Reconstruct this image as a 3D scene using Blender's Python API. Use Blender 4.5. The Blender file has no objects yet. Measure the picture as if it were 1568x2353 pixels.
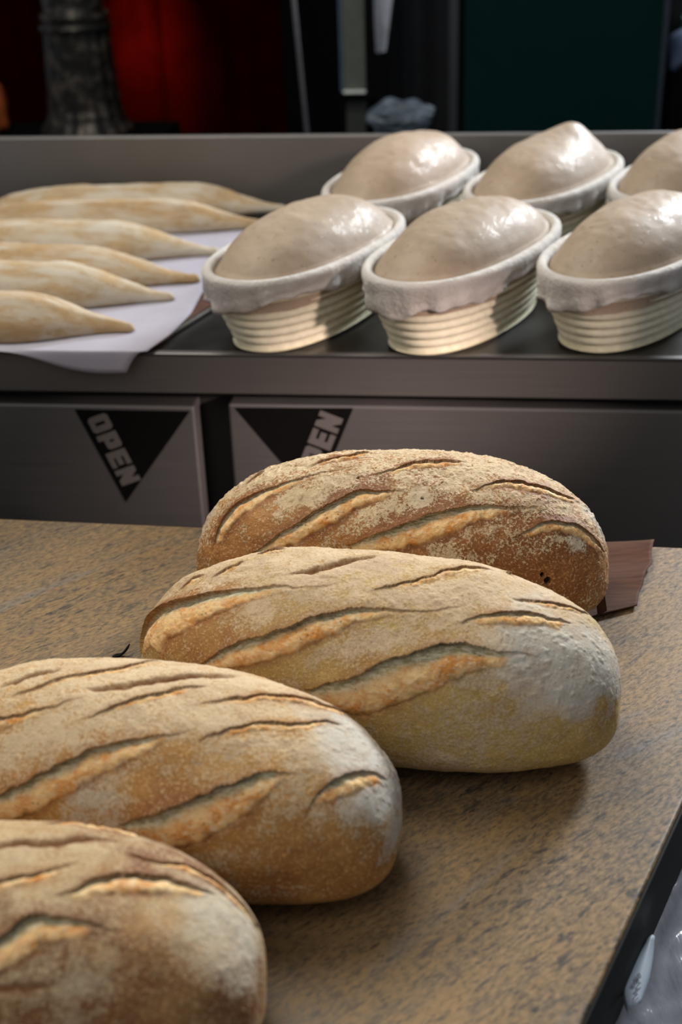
import bpy, bmesh, math, random
import numpy as np
from mathutils import Vector, Matrix

# ------------------------------------------------------------------ camera, world, lights, exposure
scn = bpy.context.scene
COL = scn.collection
F = 3000.0; CX = 784.0; CY = 1176.5
PITCH = math.radians(28); ROLL = 0.035
CAM = np.array([0, 0, 1.559])
fw = np.array([0, math.cos(PITCH), -math.sin(PITCH)])
_r = np.array([1., 0, 0]); _u = np.array([0, math.sin(PITCH), math.cos(PITCH)])
RT = _r*math.cos(ROLL) - _u*math.sin(ROLL)
UP = _u*math.cos(ROLL) + _r*math.sin(ROLL)

cd = bpy.data.cameras.new('camera')
cam = bpy.data.objects.new('camera', cd); COL.objects.link(cam)
cd.sensor_fit = 'VERTICAL'; cd.sensor_height = 36.0; cd.lens = F/2353*36
cd.clip_start = .02; cd.clip_end = 60
M = Matrix(((RT[0], UP[0], -fw[0], CAM[0]), (RT[1], UP[1], -fw[1], CAM[1]), (RT[2], UP[2], -fw[2], CAM[2]), (0, 0, 0, 1)))
cam.matrix_world = M
cd.dof.use_dof = True; cd.dof.focus_distance = 1.12; cd.dof.aperture_fstop = 5.0
scn.camera = cam

w = bpy.data.worlds.new('world'); scn.world = w; w.use_nodes = True
w.node_tree.nodes['Background'].inputs[0].default_value = (.90, .93, 1.0, 1)
w.node_tree.nodes['Background'].inputs[1].default_value = .17

def area(name, loc, target, size, power, col, sy=None, spread=180):
    l = bpy.data.lights.new(name, 'AREA'); l.energy = power; l.color = col
    l.shape = 'RECTANGLE'; l.size = size; l.size_y = sy or size; l.spread = math.radians(spread)
    o = bpy.data.objects.new(name, l); COL.objects.link(o); o.location = loc
    o.rotation_euler = (Vector(target)-Vector(loc)).to_track_quat('-Z', 'Y').to_euler(); return o
area('overhead_light', (-.55, 1.75, 2.75), (.0, .95, .9), 1.1, 25, (1.0, .93, .80))
area('window_light', (2.35, 4.1, 2.45), (.25, 1.5, 1.0), .70, 30, (.90, .95, 1.0), sy=.5, spread=75)
area('front_fill', (-.9, -.2, 2.6), (.0, .9, .95), 1.4, 8, (1.0, .92, .80))  # added fill from the front, lifts the shadows on the loaves
def spot(name, loc, target, energy, col, deg, blend, soft=.10):
    l = bpy.data.lights.new(name, 'SPOT'); l.energy = energy; l.color = col; l.spot_size = math.radians(deg); l.spot_blend = blend; l.shadow_soft_size = soft
    o = bpy.data.objects.new(name, l); COL.objects.link(o); o.location = loc
    o.rotation_euler = (Vector(target)-Vector(loc)).to_track_quat('-Z', 'Y').to_euler(); return o
spot('warm_lamp', (1.5, .25, 1.5), (.02, 1.49, .872), 290, (1.0, .76, .68), 8.6, .3)
spot('warm_lamp', (1.2, .1, 1.95), (.0, 2.18, 1.10), 80, (1.0, .74, .62), 8, .7)
rl = area('red_fold_fill', (-.47, 3.0, 1.7), (-.47, 3.68, .95), .06, .5, (1.0, .80, .65), spread=22)  # added lamp without a fixture, brightens one fold of the red cloth

vs = scn.view_settings
vs.view_transform = 'Standard'; vs.look = 'None'; vs.exposure = 0.2; vs.gamma = 1; vs.use_curve_mapping = False

# ------------------------------------------------------------------ measuring helpers
def proj(P):
    d = P-CAM; z = d@fw
    return np.stack([CX+F*(d@RT)/z, CY-F*(d@UP)/z], -1)
def ray(px, py): return fw+RT*(px-CX)/F+UP*(CY-py)/F
def onz(px, py, z):
    v = ray(px, py); return CAM+v*(z-CAM[2])/v[2]
KA = math.radians(-7.2)
KE = np.array([math.cos(KA), math.sin(KA), 0]); KN = np.array([-math.sin(KA), math.cos(KA), 0])
KO = onz(400, 813, .98); KO[2] = 0
def K(u, d, z): return KO+KE*u+KN*d+np.array([0, 0, z])       # work-table frame: along, back, up
def kz(px, py, z):
    d = onz(px, py, z)-KO; return float(d@KE), float(d@KN)
def kv(px, py, dd):
    v = ray(px, py); t = (dd-(CAM-KO)@KN)/(v@KN); P = CAM+v*t; return float((P-KO)@KE), float(P[2])

def vnoise(P, seed=0):
    """smooth value noise in [-1, 1] for an (n, 3) array"""
    P = P+seed*17.31+1000.0
    i = np.floor(P).astype(np.int64); f = P-i; f = f*f*(3-2*f)
    out = np.zeros(len(P))
    for a in (0, 1):
        for b in (0, 1):
            for c in (0, 1):
                h = (i[:, 0]+a)*73856093 ^ (i[:, 1]+b)*19349663 ^ (i[:, 2]+c)*83492791
                h = (h*1103515245+12345) & 0x7fffffff
                h = ((h >> 7) ^ h)*48271 & 0x7fffffff
                v = (h & 0xffff)/65535.0
                out += v*np.where(a, f[:, 0], 1-f[:, 0])*np.where(b, f[:, 1], 1-f[:, 1])*np.where(c, f[:, 2], 1-f[:, 2])
    return out*2-1
def fbm(P, o=3, seed=0):
    s = 0; a = 1; n = 0
    for k in range(o):
        s = s+a*vnoise(P*2**k, seed+k); n += a; a *= .5
    return s/n
def sst(a, b, x):
    t = np.clip((x-a)/(b-a), 0, 1); return t*t*(3-2*t)

# ------------------------------------------------------------------ object helpers
def tag(o, label, cat, group=None, kind=None):
    if label: o['label'] = label
    if cat: o['category'] = cat
    if group: o['group'] = group
    if kind: o['kind'] = kind
    return o
def empty(name, loc, rz=0):
    o = bpy.data.objects.new(name, None); COL.objects.link(o); o.location = loc; o.rotation_euler = (0, 0, rz)
    o.empty_display_size = .05
    return o
def link(name, me, mat, parent=None, smooth=True):
    o = bpy.data.objects.new(name, me); COL.objects.link(o)
    if mat: me.materials.append(mat)
    if smooth: me.polygons.foreach_set('use_smooth', [True]*len(me.polygons))
    if parent is not None:
        o.parent = parent
    return o
def mesh(name, V, Fc, mat, parent=None, smooth=False, local=True):
    me = bpy.data.meshes.new(name); me.from_pydata([tuple(map(float, v)) for v in V], [], Fc); me.update()
    return link(name, me, mat, parent, smooth)
def grid_mesh(name, V, nu, nv, wrapv, mat, parent=None, smooth=True):
    """V (nu*nv, 3); numpy fast path"""
    i = np.arange(nu-1)[:, None]*nv; j = np.arange(nv if wrapv else nv-1)[None]
    j2 = (j+1) % nv
    q = np.stack([i+j, i+j2, i+nv+j2, i+nv+j], -1).reshape(-1, 4)
    me = bpy.data.meshes.new(name)
    me.vertices.add(len(V)); me.vertices.foreach_set('co', V.astype(np.float32).ravel())
    me.loops.add(q.size); me.loops.foreach_set('vertex_index', q.astype(np.int32).ravel())
    me.polygons.add(len(q)); me.polygons.foreach_set('loop_start', np.arange(0, q.size, 4, dtype=np.int32))
    me.update(calc_edges=True)
    return link(name, me, mat, parent, smooth)
def frame_box(name, u0, u1, d0, d1, z0, z1, mat, parent=None, bev=.002, seg=2):
    """a bevelled box in the work-table frame, written in world coordinates around its own origin"""
    bm = bmesh.new()
    for z in (z0, z1):
        for (u, d) in ((u0, d0), (u1, d0), (u1, d1), (u0, d1)): bm.verts.new(K(u, d, z))
    bm.verts.ensure_lookup_table(); v = bm.verts
    for f in ((3, 2, 1, 0), (4, 5, 6, 7), (0, 1, 5, 4), (1, 2, 6, 5), (2, 3, 7, 6), (3, 0, 4, 7)): bm.faces.new([v[i] for i in f])
    if bev: bmesh.ops.bevel(bm, geom=bm.edges[:], offset=bev, segments=seg, affect='EDGES', profile=.5)
    me = bpy.data.meshes.new(name); bm.to_mesh(me); bm.free()
    return link(name, me, mat, parent, False)
def prism(name, poly, z0, z1, mat, parent=None, bev=0.0):
    bm = bmesh.new()
    b = [bm.verts.new((x, y, z0)) for x, y in poly]; t = [bm.verts.new((x, y, z1)) for x, y in poly]
    n = len(poly)
    bm.faces.new(b[::-1]); bm.faces.new(t)
    for i in range(n): bm.faces.new((b[i], b[(i+1) % n], t[(i+1) % n], t[i]))
    bmesh.ops.recalc_face_normals(bm, faces=bm.faces[:])
    if bev: bmesh.ops.bevel(bm, geom=[e for e in bm.edges], offset=bev, segments=3, affect='EDGES', profile=.5)
    me = bpy.data.meshes.new(name); bm.to_mesh(me); bm.free()
    return link(name, me, mat, parent, False)
def solid(o, t, off=0):
    m = o.modifiers.new('thickness', 'SOLIDIFY'); m.thickness = t; m.offset = off; return o

# ------------------------------------------------------------------ materials
class NT:
    def __init__(s, name):
        s.m = bpy.data.materials.new(name); s.m.use_nodes = True; s.t = s.m.node_tree; s.b = s.t.nodes['Principled BSDF']
        s.tc = s.t.nodes.new('ShaderNodeTexCoord')
    def n(s, ty, **k):
        o = s.t.nodes.new(ty)
        for a, b in k.items(): setattr(o, a, b)
        return o
    def l(s, a, b): s.t.links.new(a, b)
    def set(s, i, v):
        if hasattr(v, 'node'): s.l(v, i)
        elif isinstance(v, (tuple, list)) and len(v) == 3 and i.type == 'RGBA': i.default_value = (*v, 1)
        else: i.default_value = v
    def map(s, scale=(1, 1, 1), rot=(0, 0, 0), loc=(0, 0, 0)):
        m = s.n('ShaderNodeMapping'); s.l(s.tc.outputs['Object'], m.inputs[0])
        m.inputs['Scale'].default_value = scale; m.inputs['Rotation'].default_value = rot; m.inputs['Location'].default_value = loc
        return m.outputs[0]
    def noise(s, scale, detail=3, rough=.5, vec=None, dist=0):
        m = s.n('ShaderNodeTexNoise'); s.l(vec or s.tc.outputs['Object'], m.inputs['Vector'])
        m.inputs['Scale'].default_value = scale; m.inputs['Detail'].default_value = detail; m.inputs['Roughness'].default_value = rough; m.inputs['Distortion'].default_value = dist
        return m.outputs['Fac']
    def voro(s, scale, vec=None, feature='F1', out='Distance'):
        m = s.n('ShaderNodeTexVoronoi', feature=feature); s.l(vec or s.tc.outputs['Object'], m.inputs['Vector']); m.inputs['Scale'].default_value = scale
        return m.outputs[out]
    def rng(s, v, a, b, c=0., d=1.):
        m = s.n('ShaderNodeMapRange'); s.set(m.inputs[0], v)
        for k, x in zip((1, 2, 3, 4), (a, b, c, d)): m.inputs[k].default_value = x
        return m.outputs[0]
    def math(s, op, a, b=0.0, clamp=False):
        m = s.n('ShaderNodeMath', operation=op); m.use_clamp = clamp; s.set(m.inputs[0], a); s.set(m.inputs[1], b); return m.outputs[0]
    def mix(s, f, a, b):
        m = s.n('ShaderNodeMix', data_type='RGBA'); s.set(m.inputs[0], f); s.set(m.inputs[6], a); s.set(m.inputs[7], b); return m.outputs[2]
    def bump(s, h, strength, dist, prev=None):
        m = s.n('ShaderNodeBump'); s.l(h, m.inputs['Height']); m.inputs['Strength'].default_value = strength; m.inputs['Distance'].default_value = dist
        if prev: s.l(prev, m.inputs['Normal'])
        return m.outputs[0]
    def out(s, col=None, rough=None, normal=None, **k):
        if col is not None: s.set(s.b.inputs['Base Color'], col)
        if rough is not None: s.set(s.b.inputs['Roughness'], rough)
        if normal is not None: s.l(normal, s.b.inputs['Normal'])
        for a, b in k.items(): s.set(s.b.inputs[a.replace('_', ' ')], b)
        return s.m
    def attr(s, name):
        a = s.n('ShaderNodeAttribute', attribute_name=name); sp = s.n('ShaderNodeSeparateColor'); s.l(a.outputs['Color'], sp.inputs[0]); return sp.outputs

def bread_material(name, crust, brown, flourc, seed=0., speck=1.0, white=(.62, .61, .56), soft=0.):
    s = NT(name)
    vec = s.map(loc=(seed, seed*.7, seed*.3))
    _a = s.map(rot=(0, 0, -.42), loc=(seed, 0, 0)); _m = s.n('ShaderNodeMapping'); s.l(_a, _m.inputs[0]); _m.inputs['Scale'].default_value = (7, 34, 34); st = _m.outputs[0]
    a = s.attr('cut'); b = s.attr('skin')
    low = s.noise(14, 4, .6, vec); streak = s.noise(1, 4, .6, st)
    fine = s.noise(420, 3, .7, vec); mid = s.noise(90, 4, .65, vec)
    fl = s.noise(900, 2, .6, vec)
    bk = s.math('ADD', s.math('MULTIPLY', b[1], 1.0), s.math('MULTIPLY', s.math('SUBTRACT', s.math('ADD', s.math('MULTIPLY', low, .5), s.math('MULTIPLY', streak, .5)), .5), 2.2), True)
    col = s.mix(bk, crust, brown)
    # fine blistered freckles of the crust
    col = s.mix(s.rng(fine, .52, .66, 0, .55), col, tuple(min(1, c*1.5+.06) for c in crust))
    col = s.mix(s.rng(fl, .33, .45, .45, 0), col, tuple(c*.5 for c in brown))
    # flour: patchy, speckled
    t = s.math('ADD', s.math('MULTIPLY', s.math('SUBTRACT', fine, .5), 2.4*speck), s.math('MULTIPLY', s.math('SUBTRACT', mid, .5), 2.0))
    t = s.math('ADD', t, s.math('MULTIPLY', s.math('SUBTRACT', streak, .5), 1.3))
    fm = s.rng(s.math('ADD', t, b[0]), .30-soft, .72+soft)
    wc = s.mix(b[2], flourc, white)
    wc = s.mix(s.rng(mid, .35, .65, 0, .35), wc, tuple(c*.72 for c in flourc))
    wc = s.mix(s.rng(s.noise(30, 5, .7, vec), .48, .62, 0, .45), wc, (flourc[0]*.66, flourc[1]*.60, flourc[2]*.62))
    col = s.mix(s.math('MULTIPLY', fm, .93), col, wc)
    # dark crackle inside the flour coat
    cr = s.voro(260, s.map(scale=(1, 1.4, 1.4), loc=(seed, 0, 0)), 'DISTANCE_TO_EDGE')
    ck = s.math('MULTIPLY', s.rng(cr, .0, .045, 1, 0), s.rng(mid, .5, .62))
    col = s.mix(s.math('MULTIPLY', ck, .55), col, (.20, .11, .05))
    spk = s.rng(s.noise(650, 1, .5, vec), .66, .72)
    col = s.mix(s.math('MULTIPLY', spk, .45), col, (.17, .10, .05))
    # crumb in the openings
    cn = s.noise(300, 3, .6, s.map(scale=(.6, 1.5, 1.5), loc=(0, seed, 0)))
    pale = s.mix(s.rng(cn, .38, .6), (.38, .36, .20), (.76, .71, .52))
    toast = s.mix(s.rng(s.noise(60, 4, .7, vec), .42, .62), (.92, .62, .29), (.74, .31, .07))
    toast = s.mix(s.rng(cn, .52, .66, 0, .6), toast, (.86, .68, .46))
    tt = s.math('ADD', a[1], s.math('MULTIPLY', s.math('SUBTRACT', s.noise(70, 3, .6, vec), .5), 1.1), True)
    crumb = s.mix(tt, pale, toast)
    holes = s.rng(s.voro(230, vec), .12, .26, .75, 0)
    crumb = s.mix(s.math('MULTIPLY', holes, s.rng(s.noise(45, 2, .5, vec), .52, .6)), crumb, (.16, .11, .05))
    col = s.mix(s.math('MULTIPLY', a[0], 1.0, True), col, crumb)
    col = s.mix(s.math('MULTIPLY', a[2], s.rng(mid, .3, .6, .45, 1)), col, (.24, .10, .035))
    pit = s.n('ShaderNodeAttribute', attribute_name='pit')
    col = s.mix(pit.outputs['Fac'], col, (.006, .005, .004))
    n1 = s.bump(fine, .55, .0010); n2 = s.bump(fm, .35, .0007, n1); n3 = s.bump(cn, .5, .0007, n2)
    n4 = s.bump(fl, .3, .0004, n3)
    return s.out(col, s.rng(fm, 0, 1, .58, .88), n4, Specular_IOR_Level=.35)

def granite():
    s = NT('granite_stone')
    ang = math.radians(38)
    v = s.map(scale=(1, 1, 1), rot=(0, 0, -ang))
    v1 = s.n('ShaderNodeMapping'); s.l(v, v1.inputs[0]); v1.inputs['Scale'].default_value = (.28, 1, 1)
    v2 = s.n('ShaderNodeMapping'); s.l(v, v2.inputs[0]); v2.inputs['Scale'].default_value = (.42, 1, 1)
    big = s.noise(5.5, 4, .6, v2.outputs[0], .6); med = s.noise(60, 4, .65, v1.outputs[0], .3)
    fin = s.noise(330, 3, .7, v2.outputs[0]); gr = s.noise(900, 2, .6, v2.outputs[0])
    col = s.mix(s.rng(big, .38, .62), (.25, .15, .056), (.165, .117, .070))
    col = s.mix(s.rng(med, .38, .60), s.mix(.55, col, (.085, .072, .055)), col)
    col = s.mix(s.rng(fin, .45, .68, 0, .75), col, (.34, .21, .09))
    col = s.mix(s.rng(fin, .30, .46, .7, 0), col, (.065, .058, .048))
    # blue-grey cloudy veins
    vein = s.math('MULTIPLY', s.rng(s.noise(9, 4, .65, v1.outputs[0], 1.2), .56, .66), s.rng(fin, .35, .6))
    col = s.mix(s.math('MULTIPLY', vein, .7), col, (.15, .15, .155))
    # black mica flecks, drawn out along the grain
    f1 = s.rng(s.noise(150, 3, .65, v1.outputs[0], .3), .555, .64)
    f2 = s.rng(s.noise(330, 2, .6, v1.outputs[0], .1), .60, .68)
    dens = s.rng(s.noise(11, 3, .6, v1.outputs[0], .5), .38, .58)
    fl = s.math('MAXIMUM', s.math('MULTIPLY', f1, dens), s.math('MULTIPLY', f2, .8))
    col = s.mix(s.math('MULTIPLY', fl, .9), col, (.030, .028, .028))
    col = s.mix(s.rng(gr, .72, .76, 0, .6), col, (.45, .38, .28))
    nb = s.bump(fin, .12, .0006)
    return s.out(col, s.rng(fin, .3, .7, .34, .5), nb, Specular_IOR_Level=.45)

def steel(name, base=(.30, .295, .29), rough=.42, scr=1.0, met=1.0):
    s = NT(name)
    br = s.noise(1, 4, .6, s.map(scale=(6, 6, 900)))
    sm = s.noise(7, 4, .6)
    col = s.mix(s.rng(sm, .3, .7, 0, .35*scr), base, tuple(c*.75 for c in base))
    return s.out(col, s.math('ADD', s.rng(br, .3, .7, rough-.05, rough+.06), s.rng(sm, .3, .7, 0, .08)), s.bump(br, .08, .0005), Metallic=met)
def plain(name, col, rough=.6, var=.15, scale=40, bump=0.0, **k):
    s = NT(name)
    n = s.noise(scale, 4, .6)
    c = s.mix(s.rng(n, .3, .7), tuple(x*(1-var) for x in col), tuple(min(1, x*(1+var)) for x in col))
    return s.out(c, rough, s.bump(n, bump, .002) if bump else None, **k)

def dough_material(name, base, spec, seed, coat=.0, rough=.5, dust=0.0):
    s = NT(name); v = s.map(loc=(seed, seed, 0))
    n1 = s.noise(45, 4, .6, v); n2 = s.noise(260, 3, .65, v)
    c = s.mix(s.rng(n1, .35, .65), tuple(x*.92 for x in base), tuple(min(1, x*1.06) for x in base))
    c = s.mix(s.rng(n2, .56, .66, 0, .40), c, (.36, .25, .15))
    c = s.mix(s.math('MULTIPLY', s.rng(s.noise(170, 2, .5, v), .66, .71), .55), c, (.20, .12, .06))
    if dust: c = s.mix(s.math('MULTIPLY', s.rng(s.noise(1, 4, .65, s.map(scale=(10, 45, 45), loc=(seed, 0, 0))), .42, .60), dust), c, (.56, .53, .47))
    nb = s.bump(n2, .25, .0008, s.bump(n1, .3, .002))
    return s.out(c, rough, nb, Specular_IOR_Level=spec, Coat_Weight=coat, Coat_Roughness=.17, Coat_Normal=s.bump(s.noise(42, 3, .6, v), .8, .006))

MG = granite()
MS = steel('brushed_steel', (.20, .192, .188), .52, met=.85); MSD = steel('brushed_steel_door', (.205, .20, .20), .55, met=.85)
MST = steel('worktop_steel', (.13, .125, .125), .30)
MBLK = plain('black_laminate', (.005, .005, .004), .6, Specular_IOR_Level=.12)
MBK2 = plain('black_sticker', (.003, .003, .003), .9, Specular_IOR_Level=.08)
MLET = plain('letter_grey', (.105, .098, .095), .6, .08)
MGAP = plain('dark_recess', (.012, .012, .013), .8)
MPAPER = plain('baking_paper', (.37, .355, .425), .75, .05, 20, .1)
MTRAY = plain('brown_board', (.085, .035, .022), .55, .25, 60, .1)
MTRAYE = plain('board_edge', (.05, .045, .035), .5, .3, 80)
MLIN = NT('linen')
_w = MLIN.noise(900, 2, .6); _w2 = MLIN.noise(35, 4, .6)
MLIN = MLIN.out(MLIN.mix(MLIN.rng(_w2, .3, .7), (.50, .475, .45), (.60, .57, .54)), .9, MLIN.bump(_w, .35, .0006, MLIN.bump(MLIN.noise(70, 4, .65), .6, .003, MLIN.bump(_w2, .7, .005))))
MCOIL = plain('rattan_coil', (.80, .77, .60), .72, .10, 120, .25)
MBPAP = NT('brown_paper')
_f = MBPAP.noise(1, 3, .6, MBPAP.map(scale=(25, 160, 40)))
MBPAP = MBPAP.out(MBPAP.mix(MBPAP.rng(_f, .3, .7), (.058, .022, .011), (.10, .040, .018)), .75, MBPAP.bump(_f, .4, .002), Specular_IOR_Level=.15)
MTEAL = plain('teal_board', (.0010, .017, .018), .8, .06, 10, Specular_IOR_Level=.1)
MRED = plain('red_cloth', (.017, .0004, .0002), .9, .3, 12, .2, Specular_IOR_Level=0.0)
MDARK = plain('dark_wall', (.0015, .0015, .0018), .9, .2, Specular_IOR_Level=.08)
MFLOOR = plain('floor_tile', (.05, .05, .05), .7, .2)

# ------------------------------------------------------------------ the setting
o = frame_box('floor', -4, 4, -2.5, 4.2, -.05, 0, MFLOOR, bev=0); tag(o, None, None, kind='structure')
o = frame_box('wall_back', -4, 4, 4.2, 4.3, 0, 3.2, MDARK, bev=0); tag(o, None, None, kind='structure')

# ------------------------------------------------------------------ granite counter with its base
ct = empty('granite_counter', (0, .8, 0))
tag(ct, 'speckled brown granite counter slab carrying the four baked loaves', 'counter')
def par(o, p):
    o.parent = p; o.matrix_parent_inverse = Matrix.Translation(p.location).inverted() if p.rotation_euler.z == 0 else (Matrix.Translation(p.location) @ Matrix.Rotation(p.rotation_euler.z, 4, 'Z')).inverted()
    return o
poly = [(-1.1, 1.370), (.4535, 1.1205), (.1366, .5585), (-.06, .207), (-1.1, .207)]
par(prism('countertop', poly[::-1], .862, .90, MG, bev=.003), ct)
base = [(-1.05, 1.31), (.395, 1.08), (.09, .56), (-.10, .26), (-1.05, .26)]
par(prism('counter_base', base[::-1], 0, .862, MBLK), ct)
# dark panel just under the slab's right side, black covers on the slab edge
apron = [(.395, 1.08), (.4475, 1.115), (.1306, .553), (-.066, .2015), (-.10, .26), (.09, .56)]
par(prism('side_panel', apron[::-1], .70, .8615, MBLK), ct)
for (A_, B_) in (((.4535, 1.1205), (.1366, .5585)), ((.1366, .5585), (-.06, .207))):
    A_ = np.array(A_); B_ = np.array(B_); n_ = np.array([B_[1]-A_[1], A_[0]-B_[0]]); n_ = -n_/np.linalg.norm(n_)
    par(prism('dark_edge_cover', [tuple(A_+n_*.0003), tuple(B_+n_*.0003), tuple(B_+n_*.002), tuple(A_+n_*.002)][::1], .8615, .8975, MBLK), ct)  # black cover over the granite side, stands in for its dark reflections

# ------------------------------------------------------------------ steel work table behind
wt = empty('steel_work_table', tuple(K(0, .35, 0)), KA)
tag(wt, 'long brushed stainless steel work table with cupboards, holding baskets and raw dough', 'work table')
def kb(name, *a, **k):
    lab = k.pop('label', None); o = par(frame_box(name, *a, **k), wt)
    if lab: o['label'] = lab
    return o
kb('worktop', -1.1, 1.25, 0, .70, .9755, .98, MST, bev=.001)
kb('front_lip', -1.1, 1.25, 0, .012, .9265, .9805, MS, bev=.0022, seg=3)
kb('backsplash', -1.1, 1.25, .685, .70, .98, 1.0985, MS, bev=.003, seg=3)
kb('carcass', -1.08, 1.23, .045, .68, .08, .9755, MGAP, bev=0, label='black recessed carcass between the doors')
kb('door', -.9, .0175, .006, .044, .30, .9065, MSD, bev=.0035, seg=3, label='left steel door with one black triangle')
kb('door', .0615, 1.18, .006, .044, .30, .9110, MSD, bev=.0035, seg=3, label='right steel door partly behind the loaves')
for u in (-1.0, 1.15):
    for d in (.08, .62): kb('leg', u-.02, u+.02, d-.02, d+.02, 0, .08, MGAP, bev=.002)

# ------------------------------------------------------------------ OPEN stickers
def slab(name, pts, d0, d1, mat, parent, faces=None):
    """flat polygons (u, z) on the door, given a small thickness"""
    V = []; Fc = []
    for P in pts:
        n = len(P); b = len(V)
        V += [K(u, d1, z) for u, z in P]+[K(u, d0, z) for u, z in P]
        Fc.append(list(range(b, b+n))[::-1]); Fc.append(list(range(b+n, b+2*n)))
        for i in range(n): j = (i+1) % n; Fc.append([b+i, b+j, b+n+j, b+n+i])
    return par(mesh(name, V, Fc, mat), parent)
def R(x0, y0, x1, y1): return [(x0, y0), (x1, y0), (x1, y1), (x0, y1)]
t = .34
GL = {'O': [[(.14, 0), (.86, 0), (1, .12), (.66, .26), (.34, .26), (0, .12)], [(0, .12), (.34, .26), (.40, .30), (.40, .70), (.34, .74), (0, .88)],
            [(.14, 1), (0, .88), (.34, .74), (.66, .74), (1, .88), (.86, 1)], [(1, .12), (1, .88), (.66, .74), (.60, .70), (.60, .30), (.66, .26)]],
      'P': [R(0, 0, .36, 1), [(.36, .26), (.86, .26), (1, .38), (1, .50), (.36, .50)], [(.36, .50), (.44, .50), (.44, .74), (.36, .74)], [(.58, .50), (1, .50), (1, .74), (.58, .74)], [(.36, .74), (1, .74), (1, .90), (.88, 1), (.36, 1)]],
      'E': [R(0, 0, .42, 1), R(.42, 0, 1, .25), R(.42, .37, .92, .63), R(.42, .75, 1, 1)],
      'N': [R(0, 0, .34, 1), R(.66, 0, 1, 1), [(.34, .35), (.34, 1), (.66, .65), (.66, 0)]]}
def sticker(tri, B0, B1, T0, label):
    pts = [kv(x, y, .0055) for x, y in tri]
    cu = sum(p[0] for p in pts)/3; cz = min(p[1] for p in pts)
    e = empty('triangle_sticker', tuple(K(cu, .005, cz)), KA)
    tag(e, label, 'sticker', 'triangular OPEN stickers on the steel doors')
    slab('sticker_sheet', [pts], .0050, .0059, MBK2, e)
    b0, b1, t0 = (np.array(kv(*q, .0045)) for q in (B0, B1, T0))
    ax = (b1-b0)/4; ay = t0-b0
    P = []
    for i, ch in enumerate('OPEN'):
        for g in GL[ch]: P.append([tuple(b0+ax*(i+.04+x*.86)+ay*y) for x, y in g])
    o = slab('open_lettering', P, .0044, .0050, MLET, e); o['label'] = 'grey block letters reading OPEN'
sticker([(172, 941), (436, 945), (290, 1153)], (198, 962), (283, 1121), (242, 946), 'black triangle sticker reading OPEN downwards, wholly visible on the left steel door')
sticker([(540, 937), (812, 938), (724, 1151)], (726.6, 1114.6), (790.9, 959.4), (675.2, 1094.9), 'black triangle sticker reading OPEN upwards, its tip hidden behind the rearmost loaf')

# ------------------------------------------------------------------ loaves
def sup(S, Fi, p):
    cx, cy, yaw, L, W, H, pe, bend, taper, zc, nu, arch = p
    k = (1-np.abs(S)**pe).clip(0)**(1/pe)
    c, sn = np.cos(Fi), np.sin(Fi)
    n = np.where(sn > 0, nu, 2.6)
    C = np.sign(c)*np.abs(c)**(2/n); Sn = np.sign(sn)*np.abs(sn)**(2/n)
    x = L/2*S; y = W/2*k*(1+taper*S)*C+bend*(S**2-.4)
    z = zc+np.where(sn > 0, (H-zc)*k**arch*Sn, zc*k**.5*Sn)
    return np.stack([x, y, z], -1)
def normals(G):
    du = np.gradient(G, axis=0)
    dv = (np.roll(G, -1, 1)-np.roll(G, 1, 1))
    n = np.cross(dv, du); l = np.linalg.norm(n, axis=-1, keepdims=True); n = n/np.maximum(l, 1e-12)
    c = G.mean((0, 1))
    if ((G-c)*n).sum() < 0: n = -n
    bad = l[..., 0] < 1e-10
    nn = G-c; nn /= np.linalg.norm(nn, axis=-1, keepdims=True)
    n[bad] = nn[bad]; n[:2] = nn[:2]; n[-2:] = nn[-2:]
    return n
def resample(P, n):
    P = np.array(P, float); s = np.r_[0, np.cumsum(np.linalg.norm(np.diff(P, axis=0), axis=1))]
    q = np.linspace(0, s[-1], n); X = np.stack([np.interp(q, s, P[:, i]) for i in range(P.shape[1])], 1)
    for _ in range(2): X[1:-1] = (X[:-2]+2*X[1:-1]+X[2:])/4
    return X

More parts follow.
